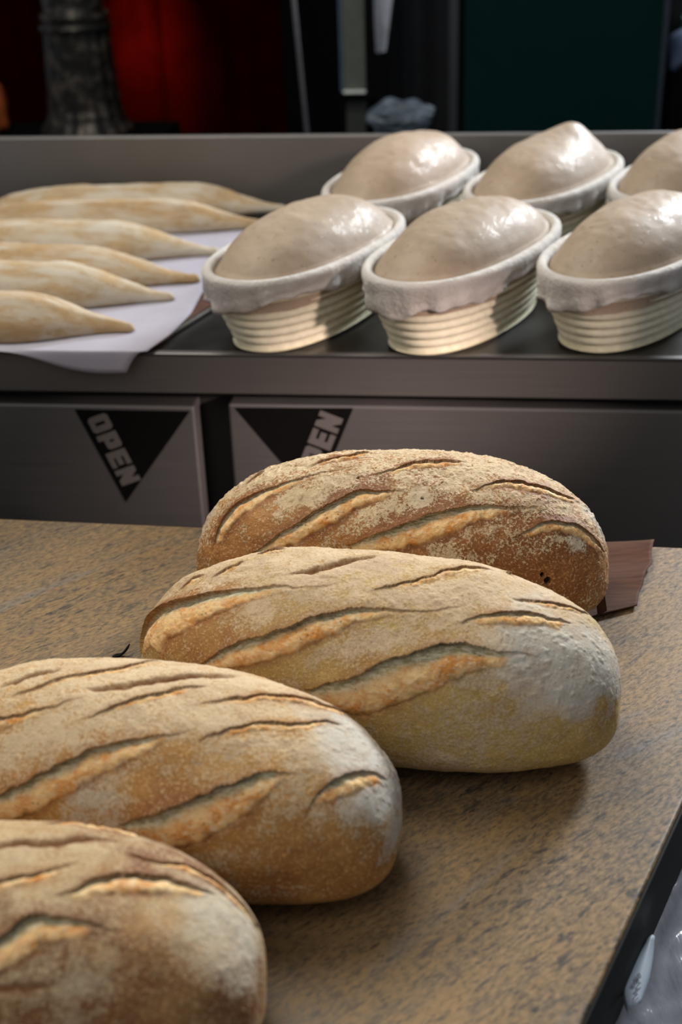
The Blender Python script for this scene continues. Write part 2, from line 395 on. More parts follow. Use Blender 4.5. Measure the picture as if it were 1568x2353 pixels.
def make_loaf(p, slashes, patches, mat, label, nu_=680, nv_=520, bl=(), rough=1.0, seed=0, pits=(), top_flour=.62, side_flour=.15, bake=(.25, .1), burn=.7):
    cx, cy, yaw = p[:3]
    Rm = np.array([[math.cos(yaw), -math.sin(yaw), 0], [math.sin(yaw), math.cos(yaw), 0], [0, 0, 1]])
    org = np.array([cx, cy, .9])
    toW = lambda X: X@Rm.T+org
    # coarse lookup surface
    s = np.cos(np.linspace(0, np.pi, 260)); f = np.linspace(0, 2*np.pi, 300, endpoint=False)
    G = sup(*np.meshgrid(s, f, indexing='ij'), p); Nn = normals(G)
    GW = toW(G.reshape(-1, 3)); NW = Nn.reshape(-1, 3)@Rm.T
    px = proj(GW); vis = ((CAM-GW)*NW).sum(1) > -0.01
    Gv = G.reshape(-1, 3)[vis]; Nv = Nn.reshape(-1, 3)[vis]; pv = px[vis]
    def look(q):
        i = ((pv-q)**2).sum(1).argmin(); return Gv[i], Nv[i]
    # fine grid: dense on the upper side
    s = np.cos(np.linspace(0, np.pi, nu_))*.5+np.sin(np.linspace(np.pi/2, -np.pi/2, nu_))*.0
    th = np.linspace(0, np.pi, nu_); s = np.cos(th+.12*np.sin(2*th))
    m = int(nv_*.80)
    f = np.r_[np.linspace(-.62, np.pi+.62, m, endpoint=False), np.linspace(np.pi+.62, 2*np.pi-.62, nv_-m, endpoint=False)]
    G = sup(*np.meshgrid(s, f, indexing='ij'), p); Nn = normals(G)
    P = G.reshape(-1, 3); N = Nn.reshape(-1, 3)
    disp = np.zeros(len(P)); shift = np.zeros((len(P), 3))
    crumb = np.zeros(len(P)); toast = np.zeros(len(P)); edge = np.zeros(len(P)); near = np.zeros(len(P))
    jit = .0012*vnoise(P*120, seed)+.0005*vnoise(P*420, seed+5)
    for sl in slashes:
        pts, wpx = sl[0], sl[1]; dk = sl[2] if len(sl) > 2 else 1.0; pw = sl[3] if len(sl) > 3 else .5
        Q2 = resample(pts, 44)
        if wpx >= 12:
            Q2[1:-1, 1] += 1.8*np.sin(np.arange(42)*.9+seed)*.6
        tt = np.linspace(0, 1, 44); env = np.sin(np.pi*np.clip(tt, .001, .999))**pw
        if len(sl) > 4: env = np.interp(tt, np.linspace(0, 1, len(sl[4])), sl[4])
        tg = np.gradient(Q2, axis=0); tg /= np.linalg.norm(tg, axis=1, keepdims=True)
        pe2 = np.stack([-tg[:, 1], tg[:, 0]], 1); pe2[pe2[:, 1] < 0] *= -1
        pe2 = pe2*.6+np.array([0, .4]); pe2 /= np.linalg.norm(pe2, axis=1, keepdims=True)
        A = []; B = []; NN = []
        for q, e, pr in zip(Q2, env, pe2):
            a, n = look(q); b, _ = look(q+pr*max(wpx*e, 3)); A.append(a); B.append(b); NN.append(n)
        A = np.array(A); B = np.array(B); NN = np.array(NN)
        for _ in range(3): A[1:-1] = (A[:-2]+2*A[1:-1]+A[2:])/4
        Wd = np.clip(np.linalg.norm(B-A, axis=1), .0008, .040)
        for _ in range(4): Wd[1:-1] = (Wd[:-2]+2*Wd[1:-1]+Wd[2:])/4
        T = np.gradient(A, axis=0); T /= np.linalg.norm(T, axis=1, keepdims=True)+1e-9
        SD = np.cross(NN, T); SD /= np.linalg.norm(SD, axis=1, keepdims=True)+1e-9
        if ((B-A)*SD).sum() < 0: SD = -SD
        for _ in range(4): SD[1:-1] = (SD[:-2]+2*SD[1:-1]+SD[2:])/4
        Wm = Wd.max()
        mrg = Wm+.02
        lo = A.min(0)-mrg; hi = A.max(0)+mrg
        idx = np.nonzero(((P > lo) & (P < hi)).all(1))[0]
        if not len(idx): continue
        X = P[idx]
        bd = np.full(len(X), 1e9); bt = np.zeros(len(X)); bs = np.zeros(len(X)); bal = np.zeros(len(X))
        for j in range(len(A)-1):
            d = A[j+1]-A[j]; L2 = d@d+1e-12
            u = (X-A[j])@d/L2; uc = np.clip(u, 0, 1)
            V = X-(A[j]+uc[:, None]*d); dd = (V*V).sum(1)
            sd = SD[j]*(1-uc[:, None])+SD[j+1]*uc[:, None]
            k = dd < bd
            bd[k] = dd[k]; bt[k] = (j+uc[k])/(len(A)-1); bs[k] = (V[k]*sd[k]).sum(1); bal[k] = (np.abs(u-uc)[k])*math.sqrt(L2)
        end = np.exp(-(bal/.003)**2)
        wl = np.interp(bt, tt, Wd); ev = np.interp(bt, tt, env)*end
        D = (np.minimum(.0072, .20*wl+.0014))*dk*ev**.6
        ss = bs+jit[idx]
        x = ss/np.maximum(wl, 1e-4)
        thin = np.full(len(ss), Wm < .0062)
        drop = sst(0, .0016, ss)
        prof = np.where(wl < .004, np.clip(1-x, 0, 1)**1.15, (.06+.94*np.exp(-np.maximum(x, 0)*5.0))*(1-sst(.6, 1.0, x)))
        dz = -D*drop*prof
        dz += D*.50*np.sin(np.pi*np.clip((x-.22)/.78, 0, 1))*drop*sst(.004, .008, wl)
        dz = np.where(thin, -1.7*D*np.exp(-np.abs((ss-.45*wl)/(.42*wl+.0005))**1.6), dz)
        up = (ss <= 0) & ~thin
        dz = np.where(up, dz+.75*D*np.exp(np.minimum(ss, 0)/.0070), dz)
        dz = np.where(thin & (ss < 0), dz+.3*D*np.exp(np.minimum(ss, 0)/.005), dz)
        dz -= .10*D*np.exp(-((ss-wl)/.0014)**2)
        oh = np.where(up, .65*D*np.exp(ss/.0050), 0)
        disp[idx] += dz
        sdv = np.stack([np.interp(bt, tt, SD[:, i]) for i in range(3)], 1)
        shift[idx] += sdv*oh[:, None]
        cm = drop*(1-sst(.82, 1.04, x+.12*vnoise(X*160, seed+9)))*sst(.0022, .0055, wl*ev)
        cm = cm*sst(.08, .25, ev)*np.where(thin, .0, 1.)
        new = cm > crumb[idx]
        ti = sst(.20, .50, x+.1*vnoise(X*60, seed+3))
        toast[idx] = np.where(new, ti, toast[idx]); crumb[idx] = np.maximum(crumb[idx], cm)
        eg = np.where(ss <= 0, np.exp(np.minimum(ss, 0)/.0022), np.exp(-np.maximum(ss, 0)/.0012))
        eg = np.where(thin, 1.25*np.exp(-((ss-.40*wl)/(.38*wl+.0006))**2), eg)*ev**.5*np.where(wl < .006, 1.0, .8)
        eg += .45*np.exp(-((ss-wl)/.0022)**2)*ev*(wl > .008)
        edge[idx] = np.maximum(edge[idx], np.clip(eg, 0, 1))
        nb = .5*vnoise(X*70, seed+21)
        nr = np.where(ss < 0, np.exp(-(np.minimum(ss, 0)/(.0085*(1+nb)))**2), np.exp(-(np.maximum(ss-wl, 0)/(.0045*(1+nb)))**2))*ev**.7*sst(.003, .010, wl)
        near[idx] = np.maximum(near[idx], nr)
    W_ = toW(P)
    pit = np.zeros(len(P))
    for q, r in pits:
        a, n = look(np.array(q, float)); d = np.linalg.norm(P-a, axis=1)
        g = 1-sst(r*.75, r*1.1, d+.0006*vnoise(P*600, 4)); disp -= g*.006; pit = np.maximum(pit, g)
    for q, r, h in bl:
        a, n = look(np.array(q, float)); d = np.linalg.norm(P-a, axis=1); disp += h*np.exp(-(d/r)**2)
    low = P[:, 2]
    calm = sst(.004, .02, low)
    disp += calm*(.0022*fbm(P*28, 2, seed+1)+rough*(.0007*fbm(P*130, 3, seed+2)))*(1-.3*crumb)
    disp += calm*crumb*.0010*fbm(P*260, 2, seed+7)
    # flour coat lies thick on top, thin on the sides
    up_ = sst(.25, .85, N[:, 2])
    clump = sst(.0, .6, fbm(P*220, 2, seed+8))
    flour = side_flour+(top_flour-side_flour)*up_
    baked = bake[0]+(bake[1]-bake[0])*up_
    white = np.zeros(len(P))
    for q, r, df, db, dw in patches:
        a, n = look(np.array(q, float)); d = np.linalg.norm((P-a), axis=1)+r*.35*vnoise(P*55, seed+11)+r*.15*vnoise(P*160, seed+12)
        g = 1-sst(r*.30, r*1.25, d); flour += df*g; baked += db*g; white = np.maximum(white, dw*g)
    flour -= burn*.55*near*(1-.6*white); baked += burn*.55*near
    flour = np.clip(flour, 0, 1.2); baked = np.clip(baked, 0, 1)
    disp += calm*(1-crumb)*flour*clump*.0007*rough
    P2 = P+N*disp[:, None]+shift
    P2[:, 2] = np.maximum(P2[:, 2], .0002)
    o = grid_mesh('bread_loaf', P2, nu_, nv_, True, mat)
    o.location = org; o.rotation_euler = (0, 0, yaw)
    me = o.data
    for nm, ch in (('cut', (crumb, toast, edge)), ('skin', (flour, baked, white))):
        at = me.color_attributes.new(nm, 'FLOAT_COLOR', 'POINT')
        c = np.ones((len(P), 4), np.float32)
        for i in range(3): c[:, i] = ch[i]
        at.data.foreach_set('color', c.ravel())
    at = me.attributes.new('pit', 'FLOAT', 'POINT'); at.data.foreach_set('value', pit.astype(np.float32))
    tag(o, label, 'bread', 'baked slashed loaves on the granite counter')
    return o

PA = [0.0544, 1.0586, -0.1111, 0.3813, 0.1767, 0.1436, 2.4548, -0.0119, 0.0171, 0.0425, 2.2777, 1.0327]
PB = [0.0237, 0.8702, -0.2503, 0.3894, 0.1745, 0.1455, 2.4784, -0.0022, -0.0121, 0.0459, 2.325, 1.0114]
PC = [-0.1462, 0.7369, -0.2267, 0.3707, 0.1700, 0.1341, 2.5126, -0.0116, 0.005, 0.0432, 2.264, 0.9732]
PD = [-0.2399, 0.5760, -0.053, 0.3694, 0.1680, 0.1288, 2.5129, -0.0097, 0.0521, 0.0447, 2.2663, 1.0027]

SA = [([(566, 1114), (590, 1097), (612, 1085)], 5, .8),
      ([(716, 1071), (743, 1058), (778, 1050), (816, 1044), (851, 1040)], 8, 1),
      ([(489, 1256), (494, 1227), (513, 1189), (545, 1157), (583, 1135), (631, 1116), (663, 1108), (711, 1092), (759, 1084), (823, 1069)], 32, .8, .5, [.3, .9, 1, .95, .8, .5, .45, .3, .2, .05]),
      ([(590, 1262), (631, 1230), (679, 1202), (717, 1176), (759, 1154), (791, 1138), (819, 1125), (870, 1127), (937, 1130)], 46, 1.0, .5, [.6, .8, .9, 1, 1, .9, .8, .45, .05]),
      ([(858, 1090), (900, 1079), (932, 1067), (979, 1061), (1019, 1061), (1074, 1063)], 13, .9),
      ([(1086, 1127), (1121, 1113), (1157, 1105), (1193, 1105), (1228, 1115), (1268, 1127), (1327, 1147)], 17, 1),
      ([(810, 1250), (855, 1224), (902, 1205), (959, 1186), (1019, 1168), (1078, 1159), (1137, 1159), (1197, 1165), (1252, 1166)], 64, 1.0, .5, [.45, .85, 1, 1, .95, .7, .45, .25, .05]),
      ([(1177, 1237), (1208, 1218), (1240, 1202), (1276, 1193), (1315, 1198), (1343, 1212), (1367, 1237), (1390, 1269)], 26, 1)]
SB = [([(491, 1326), (522, 1309), (560, 1290)], 8, 1),
      ([(591, 1274), (625, 1267), (656, 1261)], 6, 1),
      ([(415, 1355), (445, 1330), (472, 1317)], 6, .8),
      ([(667, 1318), (713, 1309), (759, 1295), (813, 1280), (866, 1275)], 9, 1),
      ([(317, 1490), (331, 1447), (350, 1412), (377, 1389), (422, 1374), (472, 1364), (530, 1355), (587, 1349), (644, 1345), (683, 1347), (717, 1351), (778, 1340)], 74, .85, .5, [.3, .7, 1, 1, .9, .75, .55, .4, .3, .2, .12, .04]),
      ([(459, 1521), (499, 1493), (537, 1473), (583, 1458), (644, 1443), (687, 1422), (740, 1408), (798, 1399), (855, 1395), (902, 1400), (955, 1407), (1004, 1401), (1065, 1386)], 66, 1.0, .5, [.5, .85, 1, 1, 1, .95, .85, .65, .45, .3, .22, .15, .04]),
      ([(857, 1358), (922, 1338), (983, 1322), (1024, 1311), (1065, 1307), (1130, 1311)], 13, 1),
      ([(1163, 1313), (1178, 1316)], 6, .8),
      ([(713, 1577), (759, 1561), (836, 1535), (861, 1518), (922, 1497), (983, 1481), (1024, 1473), (1065, 1471), (1114, 1487), (1167, 1499), (1228, 1503)], 112, 1.0, .5, [.5, .8, .95, 1, 1, .95, .85, .75, .5, .28, .05]),
      ([(1061, 1432), (1085, 1418), (1114, 1409), (1167, 1405), (1228, 1407), (1269, 1418), (1314, 1430)], 30, .9),
      ([(1179, 1373), (1228, 1381), (1277, 1385), (1310, 1395), (1346, 1411)], 9, 1)]
SC = [([(0, 1577), (41, 1561), (83, 1548), (128, 1540)], 6, 1),
      ([(30, 1599), (64, 1586), (112, 1569), (166, 1551), (207, 1543), (271, 1535), (306, 1529), (338, 1519), (367, 1521)], 9, 1),
      ([(204, 1585), (255, 1580), (303, 1570), (351, 1559), (415, 1554), (462, 1549), (497, 1551), (539, 1553)], 9, 1),
      ([(-60, 1664), (0, 1650), (38, 1642), (80, 1636), (128, 1623), (179, 1608)], 24, 1, .5, [.6, 1, .9, .7, .35, .05]),
      ([(204, 1653), (242, 1631), (287, 1616), (335, 1600), (383, 1588), (430, 1581), (478, 1575)], 14, 1),
      ([(-90, 1850), (-40, 1824), (0, 1809), (38, 1797), (80, 1774), (128, 1752), (175, 1733), (223, 1714), (255, 1704), (319, 1695), (383, 1691), (440, 1682)], 82, 1.0, .5, [.7, .9, 1, 1, 1, .95, .9, .8, .7, .45, .2, .04]),
      ([(457, 1615), (507, 1610), (561, 1603), (604, 1595), (650, 1599), (686, 1601), (721, 1613), (757, 1626), (786, 1633), (804, 1647)], 13, 1),
      ([(457, 1706), (479, 1686), (518, 1683), (554, 1667), (600, 1656), (650, 1661), (693, 1663), (732, 1654), (782, 1663)], 20, .9),
      ([(284, 1886), (319, 1867), (367, 1854), (415, 1832), (462, 1814), (504, 1799), (550, 1786), (589, 1774), (632, 1769), (671, 1777)], 108, 1.0, .5, [.5, .8, 1, 1, 1, .95, .85, .7, .45, .1]),
      ([(700, 1872), (711, 1847), (732, 1815), (757, 1792), (786, 1776), (821, 1769), (857, 1772), (882, 1786)], 52, .8, .5, [.1, .4, .8, 1, 1, .9, .6, .3])]
SD_ = [([(-60, 1955), (0, 1940), (42, 1929), (105, 1927), (168, 1925), (231, 1925), (274, 1929)], 12, 1),
       ([(100, 1894), (126, 1892), (189, 1889), (252, 1899), (337, 1917), (400, 1940)], 9, 1.1),
       ([(-60, 2035), (0, 2022), (63, 2009), (118, 1997), (168, 1986)], 22, 1),
       ([(126, 2062), (181, 2041), (236, 2020), (295, 2007), (358, 2009), (400, 2018), (442, 2033), (497, 2056)], 44, .9),
       ([(-90, 2200), (-40, 2168), (0, 2146), (25, 2125), (63, 2104), (114, 2098), (160, 2110), (210, 2123), (274, 2134)], 84, 1, .5, [.8, 1, 1, 1, .9, .8, .55, .3, .05]),
       ([(295, 1965), (358, 1976), (421, 1986), (484, 2013), (526, 2043), (566, 2089), (594, 2135)], 15, 1.1),
       ([(-60, 2270), (0, 2266), (84, 2262), (130, 2258)], 16, .5)]

CR = (.52, .27, .085); BR = (.235, .085, .026); FL = (.74, .60, .40)
mA = bread_material('bread_crust_rear', (.52, .25, .075), (.24, .09, .028), (.74, .59, .38), 0.0, 1.25)
mB = bread_material('bread_crust_middle', (.55, .385, .13), (.36, .155, .045), (.72, .55, .36), 3.1, .9, soft=.12)
mC = bread_material('bread_crust_left', (.56, .31, .085), (.30, .12, .034), (.72, .56, .36), 7.7, .9, soft=.12)
mD = bread_material('bread_crust_front', (.46, .27, .10), (.20, .085, .03), (.64, .50, .30), 11.3, .6, soft=.25)
make_loaf(PA, SA, [((962, 1144), .010, 1.2, -.6, .3), ((668, 1148), .013, .5, -.2, 0), ((720, 1152), .011, .6, -.2, 0), ((560, 1230), .05, -.45, -.1, 0), ((700, 1210), .03, -.3, .0, 0), ((1200, 1300), .06, -.25, .75, 0), ((1320, 1300), .04, -.2, .5, 0), ((1050, 1270), .035, .1, .4, 0), ((880, 1260), .03, .1, .3, 0), ((1375, 1200), .025, .45, 0, .85), ((1330, 1240), .014, .6, 0, .5), ((850, 1108), .022, -.55, .6, 0), ((1000, 1145), .03, -.3, .5, 0), ((470, 1200), .02, .3, 0, .4), ((1030, 1290), .02, .35, 0, 0)],
          mA, 'rearmost baked loaf, most coarsely floured, its right end on brown paper', nu_=860, nv_=660, rough=1.7, burn=1.15, seed=1, pits=[((1247, 1323), .0022), ((1262, 1337), .0030), ((822, 1098), .0013), ((973, 1146), .0012)], top_flour=.80, side_flour=.28, bake=(.45, .35))
make_loaf(PB, SB, [((430, 1450), .05, -.5, .40, 0), ((580, 1490), .035, -.35, .05, 0), ((1270, 1500), .050, 1.0, -.2, 1.0), ((1380, 1540), .050, .9, 0, 1.0), ((1400, 1620), .032, -.55, .25, 0), ((1100, 1640), .07, .12, -.35, .2), ((1180, 1580), .018, -.35, .2, 0), ((980, 1700), .05, .1, -.3, .2), ((1300, 1740), .03, -.2, .25, 0), ((1200, 1560), .012, .3, 0, .6)],
          mB, 'second loaf from the back, broad pale side facing front and white floured right end', nu_=780, nv_=600, rough=.8, seed=2, top_flour=.78, side_flour=.30, bake=(.15, .30))
make_loaf(PC, SC, [((885, 1790), .055, .8, -.2, 1.0), ((830, 1700), .045, .5, -.1, .9), ((700, 1960), .07, -.2, .15, 0), ((850, 1980), .045, -.2, .35, 0), ((380, 1800), .035, -.5, .2, 0), ((210, 1850), .03, .3, 0, .6), ((870, 1870), .014, .5, 0, .8), ((620, 2060), .04, -.1, .35, 0)],
          mC, 'third loaf from the back, overlapping the white-ended loaf and cut by the left frame edge', nu_=680, nv_=520, rough=.7, seed=3, top_flour=.80, side_flour=.25, bake=(.30, .25))
make_loaf(PD, SD_, [((520, 2130), .045, .7, -.2, .5), ((560, 2210), .03, .6, 0, .5), ((300, 2200), .05, -.35, .1, 0), ((400, 2300), .05, -.4, .35, 0), ((450, 1990), .035, -.4, .6, 0), ((590, 2190), .02, -.4, .6, 0), ((250, 1930), .04, -.2, .4, 0), ((100, 2320), .06, -.2, .7, 0), ((150, 2230), .04, .25, 0, .2), ((200, 2290), .02, .4, 0, .2), ((570, 2300), .03, -.6, .8, 0)],
          mD, 'front loaf in the bottom left corner, darkest edged and most out of focus', nu_=560, nv_=440, rough=.6, seed=4, top_flour=.62, side_flour=.30, bake=(.35, .35))

# ------------------------------------------------------------------ brown paper under the rear loaf, flakes
def strip_grid(name, A, B, n, m, z, mat, amp=.001, freq=8, parent=None, lift=None, loc=None, th=.0006):
    """sheet between polyline A and polyline B (world xy), waving in z"""
    A = resample(A, n); B = resample(B, n); V = []
    for i in range(n):
        for j in range(m):
            f = j/(m-1); p = A[i]*(1-f)+B[i]*f
            zz = z+amp*(1+math.sin(freq*2*math.pi*i/(n-1)+.8*f))
            if lift: zz += lift(i/(n-1), f)
            V.append([p[0]-loc[0], p[1]-loc[1], zz-loc[2]])
    o = grid_mesh(name, np.array(V), n, m, False, mat, parent); solid(o, th)
    return o
c0 = onz(1430, 1340, .9)
pp = empty('brown_paper', tuple(c0)); tag(pp, 'torn brown paper piece sticking out beyond the rearmost loaf', 'paper')
Al = [onz(x, y, .9)[:2] for x, y in [(1300, 1250), (1300, 1340), (1330, 1432)]]
Bl = [onz(x, y, .903)[:2] for x, y in [(1503, 1252), (1497, 1275), (1501, 1297), (1485, 1318), (1478, 1345), (1469, 1362), (1465, 1392)]]
strip_grid('paper_sheet', Al, Bl, 60, 24, .9012, MBPAP, .0011, 2.2, pp, lambda a, b: .006*b*b*(1-a), c0)
fl = []
e0 = onz(1372, 1418, .901)
for i in range(12):
    a = i/11
    for j in range(5):
        b = j/4
        fl.append([e0[0]-c0[0]+.001+.010*b-.004*a, e0[1]-c0[1]+.006*math.sin(a*2.2)+.012*b*.4+.004*a, .001+.040*a*(1-.25*b)+.002*math.sin(6*b)])
o = grid_mesh('paper_flap', np.array(fl), 12, 5, False, MBPAP, pp); solid(o, .0006); o['label'] = 'upturned dark flap against the loaf'

def flake(path, wdt, h, label):
    P = resample([onz(x, y, .9) for x, y in path], 10); V = []
    c = P.mean(0)
    for i, q in enumerate(P):
        a = i/9
        V += [[q[0]-c[0], q[1]-c[1]-wdt/2, .0006+h*a**3], [q[0]-c[0]+.001, q[1]-c[1]+wdt/2, .0016+h*a**3+.001*math.sin(i)]]
    o = grid_mesh('burnt_flake', np.array(V), 10, 2, False, MBLK); o.location = (c[0], c[1], .9); solid(o, .0011)
    tag(o, label, 'crumb'); return o
flake([(256, 1514), (275, 1508), (292, 1507), (298, 1506)], .004, .009, 'small black curled flake on the granite left of the second loaf')

# ------------------------------------------------------------------ baskets
BL, BW, BH = .362, .177, .098
def oval(th, L, W, n=2.25):
    c, s = np.cos(th), np.sin(th)
    return np.stack([L/2*np.sign(c)*np.abs(c)**(2/n), W/2*np.sign(s)*np.abs(s)**(2/n)], -1)
NR = 7
def basket(seed):
    root = empty('proofing_basket', (0, 0, 0))
    th = np.linspace(0, 2*np.pi, 120, endpoint=False)
    V = []; Fc = []
    r = .0063
    def ringgeo(L, W, z, r, mm=10):
        b = len(V); o = oval(th, L-2*r, W-2*r)
        t = np.roll(o, -1, 0)-np.roll(o, 1, 0); t /= np.linalg.norm(t, axis=1, keepdims=True); nn = np.stack([t[:, 1], -t[:, 0]], 1)
        for i in range(len(th)):
            for j in range(mm):
                a = 2*math.pi*j/mm
                V.append([o[i, 0]+nn[i, 0]*r*math.cos(a), o[i, 1]+nn[i, 1]*r*math.cos(a), z+r*math.sin(a)*.97])
        n = len(th)
        for i in range(n):
            for j in range(mm):
                k = (i+1) % n; l = (j+1) % mm
                Fc.append([b+i*mm+j, b+k*mm+j, b+k*mm+l, b+i*mm+l])
    for k in range(NR+1):
        a = k/NR; s_ = .765+.235*a**.9
        ringgeo(BL*s_, BW*(s_-.03*(1-a)), r+a*(BH-2*r), r)
    # woven floor
    b = len(V); o = oval(th, BL*.79, BW*.76)
    for p in o: V.append([p[0], p[1], .004])
    Fc.append(list(range(b, b+len(th))))
    c = mesh('coiled_cane', V, Fc, MCOIL, root, True)
    # linen liner: inside, over the rim, skirt outside with an uneven hem
    rs = np.random.RandomState(seed); ph = rs.rand(6)*6.28
    prof = []
    n = 160; th2 = np.linspace(0, 2*np.pi, n, endpoint=False); m = 22; Vl = []
    for i, a in enumerate(th2):
        hem = .028+.008*math.sin(a*2+ph[0])+.005*math.sin(a*5+ph[1])+.002*math.sin(a*13+ph[4])
        fold = .0022*math.sin(a*9+ph[2])*math.sin(a*2+ph[5])+.0016*math.sin(a*23+ph[3]+2*math.sin(a*3))
        for j in range(m):
            t_ = j/(m-1)
            if t_ < .35:      # inside wall
                q = t_/.35; off = -.0155; z = BH-.035*(1-q); 
                off = -.0125+.002*q
            elif t_ < .62:    # over the rim
                q = (t_-.35)/.27; an = math.pi*(1-q); off = -.0045+.0065*math.cos(an); z = BH+.0005+.0060*math.sin(an)
            else:
                q = (t_-.62)/.38; z = BH-hem*q; off = .0022-.0155*q*hem/.03*.22+fold*q*1.6+.0012*math.sin(q*9+a*6+ph[4])*q
            p = oval(np.array([a]), BL+2*off, BW+2*off)[0]
            Vl.append([p[0], p[1], z])
    Vl = np.array(Vl).reshape(n, m, 3).transpose(1, 0, 2).reshape(-1, 3)
    l = grid_mesh('linen_liner', Vl, m, n, True, MLIN, root); solid(l, .0012)
    return root
def dough(seed, mat, h, ridge=0.0):
    nu, nv = 150, 110
    th = np.linspace(0, 2*np.pi, nv, endpoint=False); rr = np.linspace(0.001, 1, nu)
    V = np.zeros((nu, nv, 3))
    for i, q in enumerate(rr):
        a = q*math.pi*.5*1.22
        k = q if q < .9 else .9+.1*math.sin((q-.9)/.1*math.pi*.5)
        o = oval(th, (BL-.014)*k, (BW-.014)*k, 2.25)
        V[i, :, 0] = o[:, 0]; V[i, :, 1] = o[:, 1]
        V[i, :, 2] = (h+.012)*(1-q**2.5)**.62-.012-(.012*(q-.93)/.07 if q > .93 else 0)
    V = V.reshape(-1, 3)
    V[:, 2] += .004*fbm(V*14, 2, seed)+.0012*fbm(V*60, 2, seed+3)+ridge*np.exp(-((V[:, 0]-.07)/.045)**2-((V[:, 1]+.01)/.028)**2)
    o = grid_mesh('basket_dough', V, nu, nv, True, mat)
    return o
MD = [dough_material('risen_dough_%s' % c, (.38, .295, .22), .25, k*2.7, .075, .60) for k, c in enumerate(('grey', 'pale', 'warm'))]
# position (along, back), turn, dome height, label
bsk = [(.155, .132, 65, .064, 'front row basket at the left, beside the paper and raw dough sticks', 0.0),
       (.355, .126, 62, .064, 'middle basket of the front row, between its two neighbours', 0.0),
       (.570, .136, 58, .068, 'front row basket at the right, cut by the frame edge', 0.0),
       (.252, .490, 68, .072, 'rear row basket at the left, by the backsplash', 0.0),
       (.465, .482, 63, .070, 'middle basket of the rear row, its peaked dough touching the frame of green board above', .016),
       (.672, .490, 62, .072, 'rear row basket at the far right, mostly outside the frame', 0.0)]
bl_lab = ['cream coiled cane proofing basket with wrinkled linen, first from left in the front row',
          'cream coiled cane proofing basket in the front row, directly behind the loaves, second from left',
          'cream coiled cane proofing basket in the front row, cut by the right frame edge',
          'linen lined proofing basket in the back row, first from left against the backsplash',
          'linen lined proofing basket in the back row, second from left, below the green board',
          'linen lined proofing basket in the back row, cut by the right frame edge']
dl_lab = ['smooth grey risen dough in the leftmost basket of the front row',
          'speckled risen dough in the second basket of the front row, shiny at its upper right',
          'darker speckled risen dough in the front row basket at the right frame edge',
          'low risen dough in the leftmost basket of the back row',
          'tall peaked risen dough in the second basket of the back row',
          'risen dough in the back row basket at the right frame edge']
proto = [basket(1), basket(5)]
for i, (u, d, an, h, _, rg) in enumerate(bsk):
    src = proto[i % 2]
    if i < 2: r_ = src
    else:
        r_ = src.copy(); COL.objects.link(r_)
        for ch in src.children:
            c_ = ch.copy(); COL.objects.link(c_); c_.parent = r_
    P = K(u, d, .9802); r_.location = P; r_.rotation_euler = (0, 0, KA+math.radians(an))
    tag(r_, bl_lab[i], 'basket', 'proofing baskets on the steel table')
    dg = dough(20+i, MD[i % 3], h, rg); dg.location = K(u, d, .9802+BH-.012); dg.rotation_euler = (0, 0, KA+math.radians(an))
    tag(dg, dl_lab[i], 'dough', 'risen doughs in the baskets')

# ------------------------------------------------------------------ board, paper, raw baguettes
zt = .9875
e1 = kz(488, 705, zt); e2 = kz(332, 804, zt); e2 = (e2[0], max(e2[1], -.006))
bt = empty('baking_board', tuple(K(-.3, .25, .98)))
tag(bt, 'dark brown board under the white baking paper on the steel table', 'board')
pb = [tuple(K(u, d, 0)[:2]) for u, d in [(-.95, e2[1]+.004), (e2[0]-.012, e2[1]), (e2[0], e2[1]+.006), e1, (e1[0]+.19*(e1[0]-e2[0]), e1[1]+.19*(e1[1]-e2[1])), (.085, .56), (-.95, .56)]]
par(prism('board_body', pb, .9805, zt-.001, MTRAYE, bev=.002), bt)
par(prism('board_face', [tuple(np.array(q)*.985+np.array(K(-.3, .25, 0)[:2])*.015) for q in pb], zt-.0008, zt, MTRAY), bt)
# paper: its right border, with a drooping front corner
pr = [kz(x, y, zt+.001) for x, y in [(478, 648), (440, 720), (395, 765), (330, 812)]]
V = []; n1, n2 = 60, 90
cor = kv(290, 851, -.019)
for i in range(n1):                      # i: back -> front
    a = i/(n1-1)
    for j in range(n2):                  # j: left -> right
        b = j/(n2-1)
        rp = resample([(.04, .56)]+pr, 60)
        ur, dr = rp[i]
        if a > .9: pass
        ul = -.93; dl = .56*(1-a)+(-.012)*a
        u = ul+(ur-ul)*b; d = dl+(dr-dl)*b*b
        z = zt+.0012+.0006*math.sin(u*40)*math.sin(d*30)
        V.append((u, d, z))
V = np.array(V).reshape(n1, n2, 3); V[-1, :, 1] = -.0150; V[-2, :, 1] = np.minimum(V[-2, :, 1], -.0140)
# front flap rows hanging over the lip
fr = V[-1].copy(); rows = [V]
ex = []
for k in range(1, 9):
    q = k/8; r = fr.copy()
    edge_z = np.array([(.004 if True else 0)+.024*sst(.78, 1., j/(n2-1))+.004*math.sin(j*.25) for j in range(n2)])
    r[:, 1] = fr[:, 1]-.004*q
    r[:, 2] = fr[:, 2]-q*q*edge_z*1.0
    r[:, 0] = fr[:, 0]+q*sst(.8, 1., np.linspace(0, 1, n2))*(cor[0]-fr[-1, 0])
    ex.append(r)
allr = np.concatenate([V, np.array(ex)], 0)
W3 = np.array([K(*q) for q in allr.reshape(-1, 3)]); po = K(-.4, .25, zt+.001)
o = grid_mesh('baking_paper', W3-po, allr.shape[0], n2, False, MPAPER); o.location = po; solid(o, .0005, 1)
tag(o, 'white floury baking paper with one corner drooping over the table edge', 'paper')

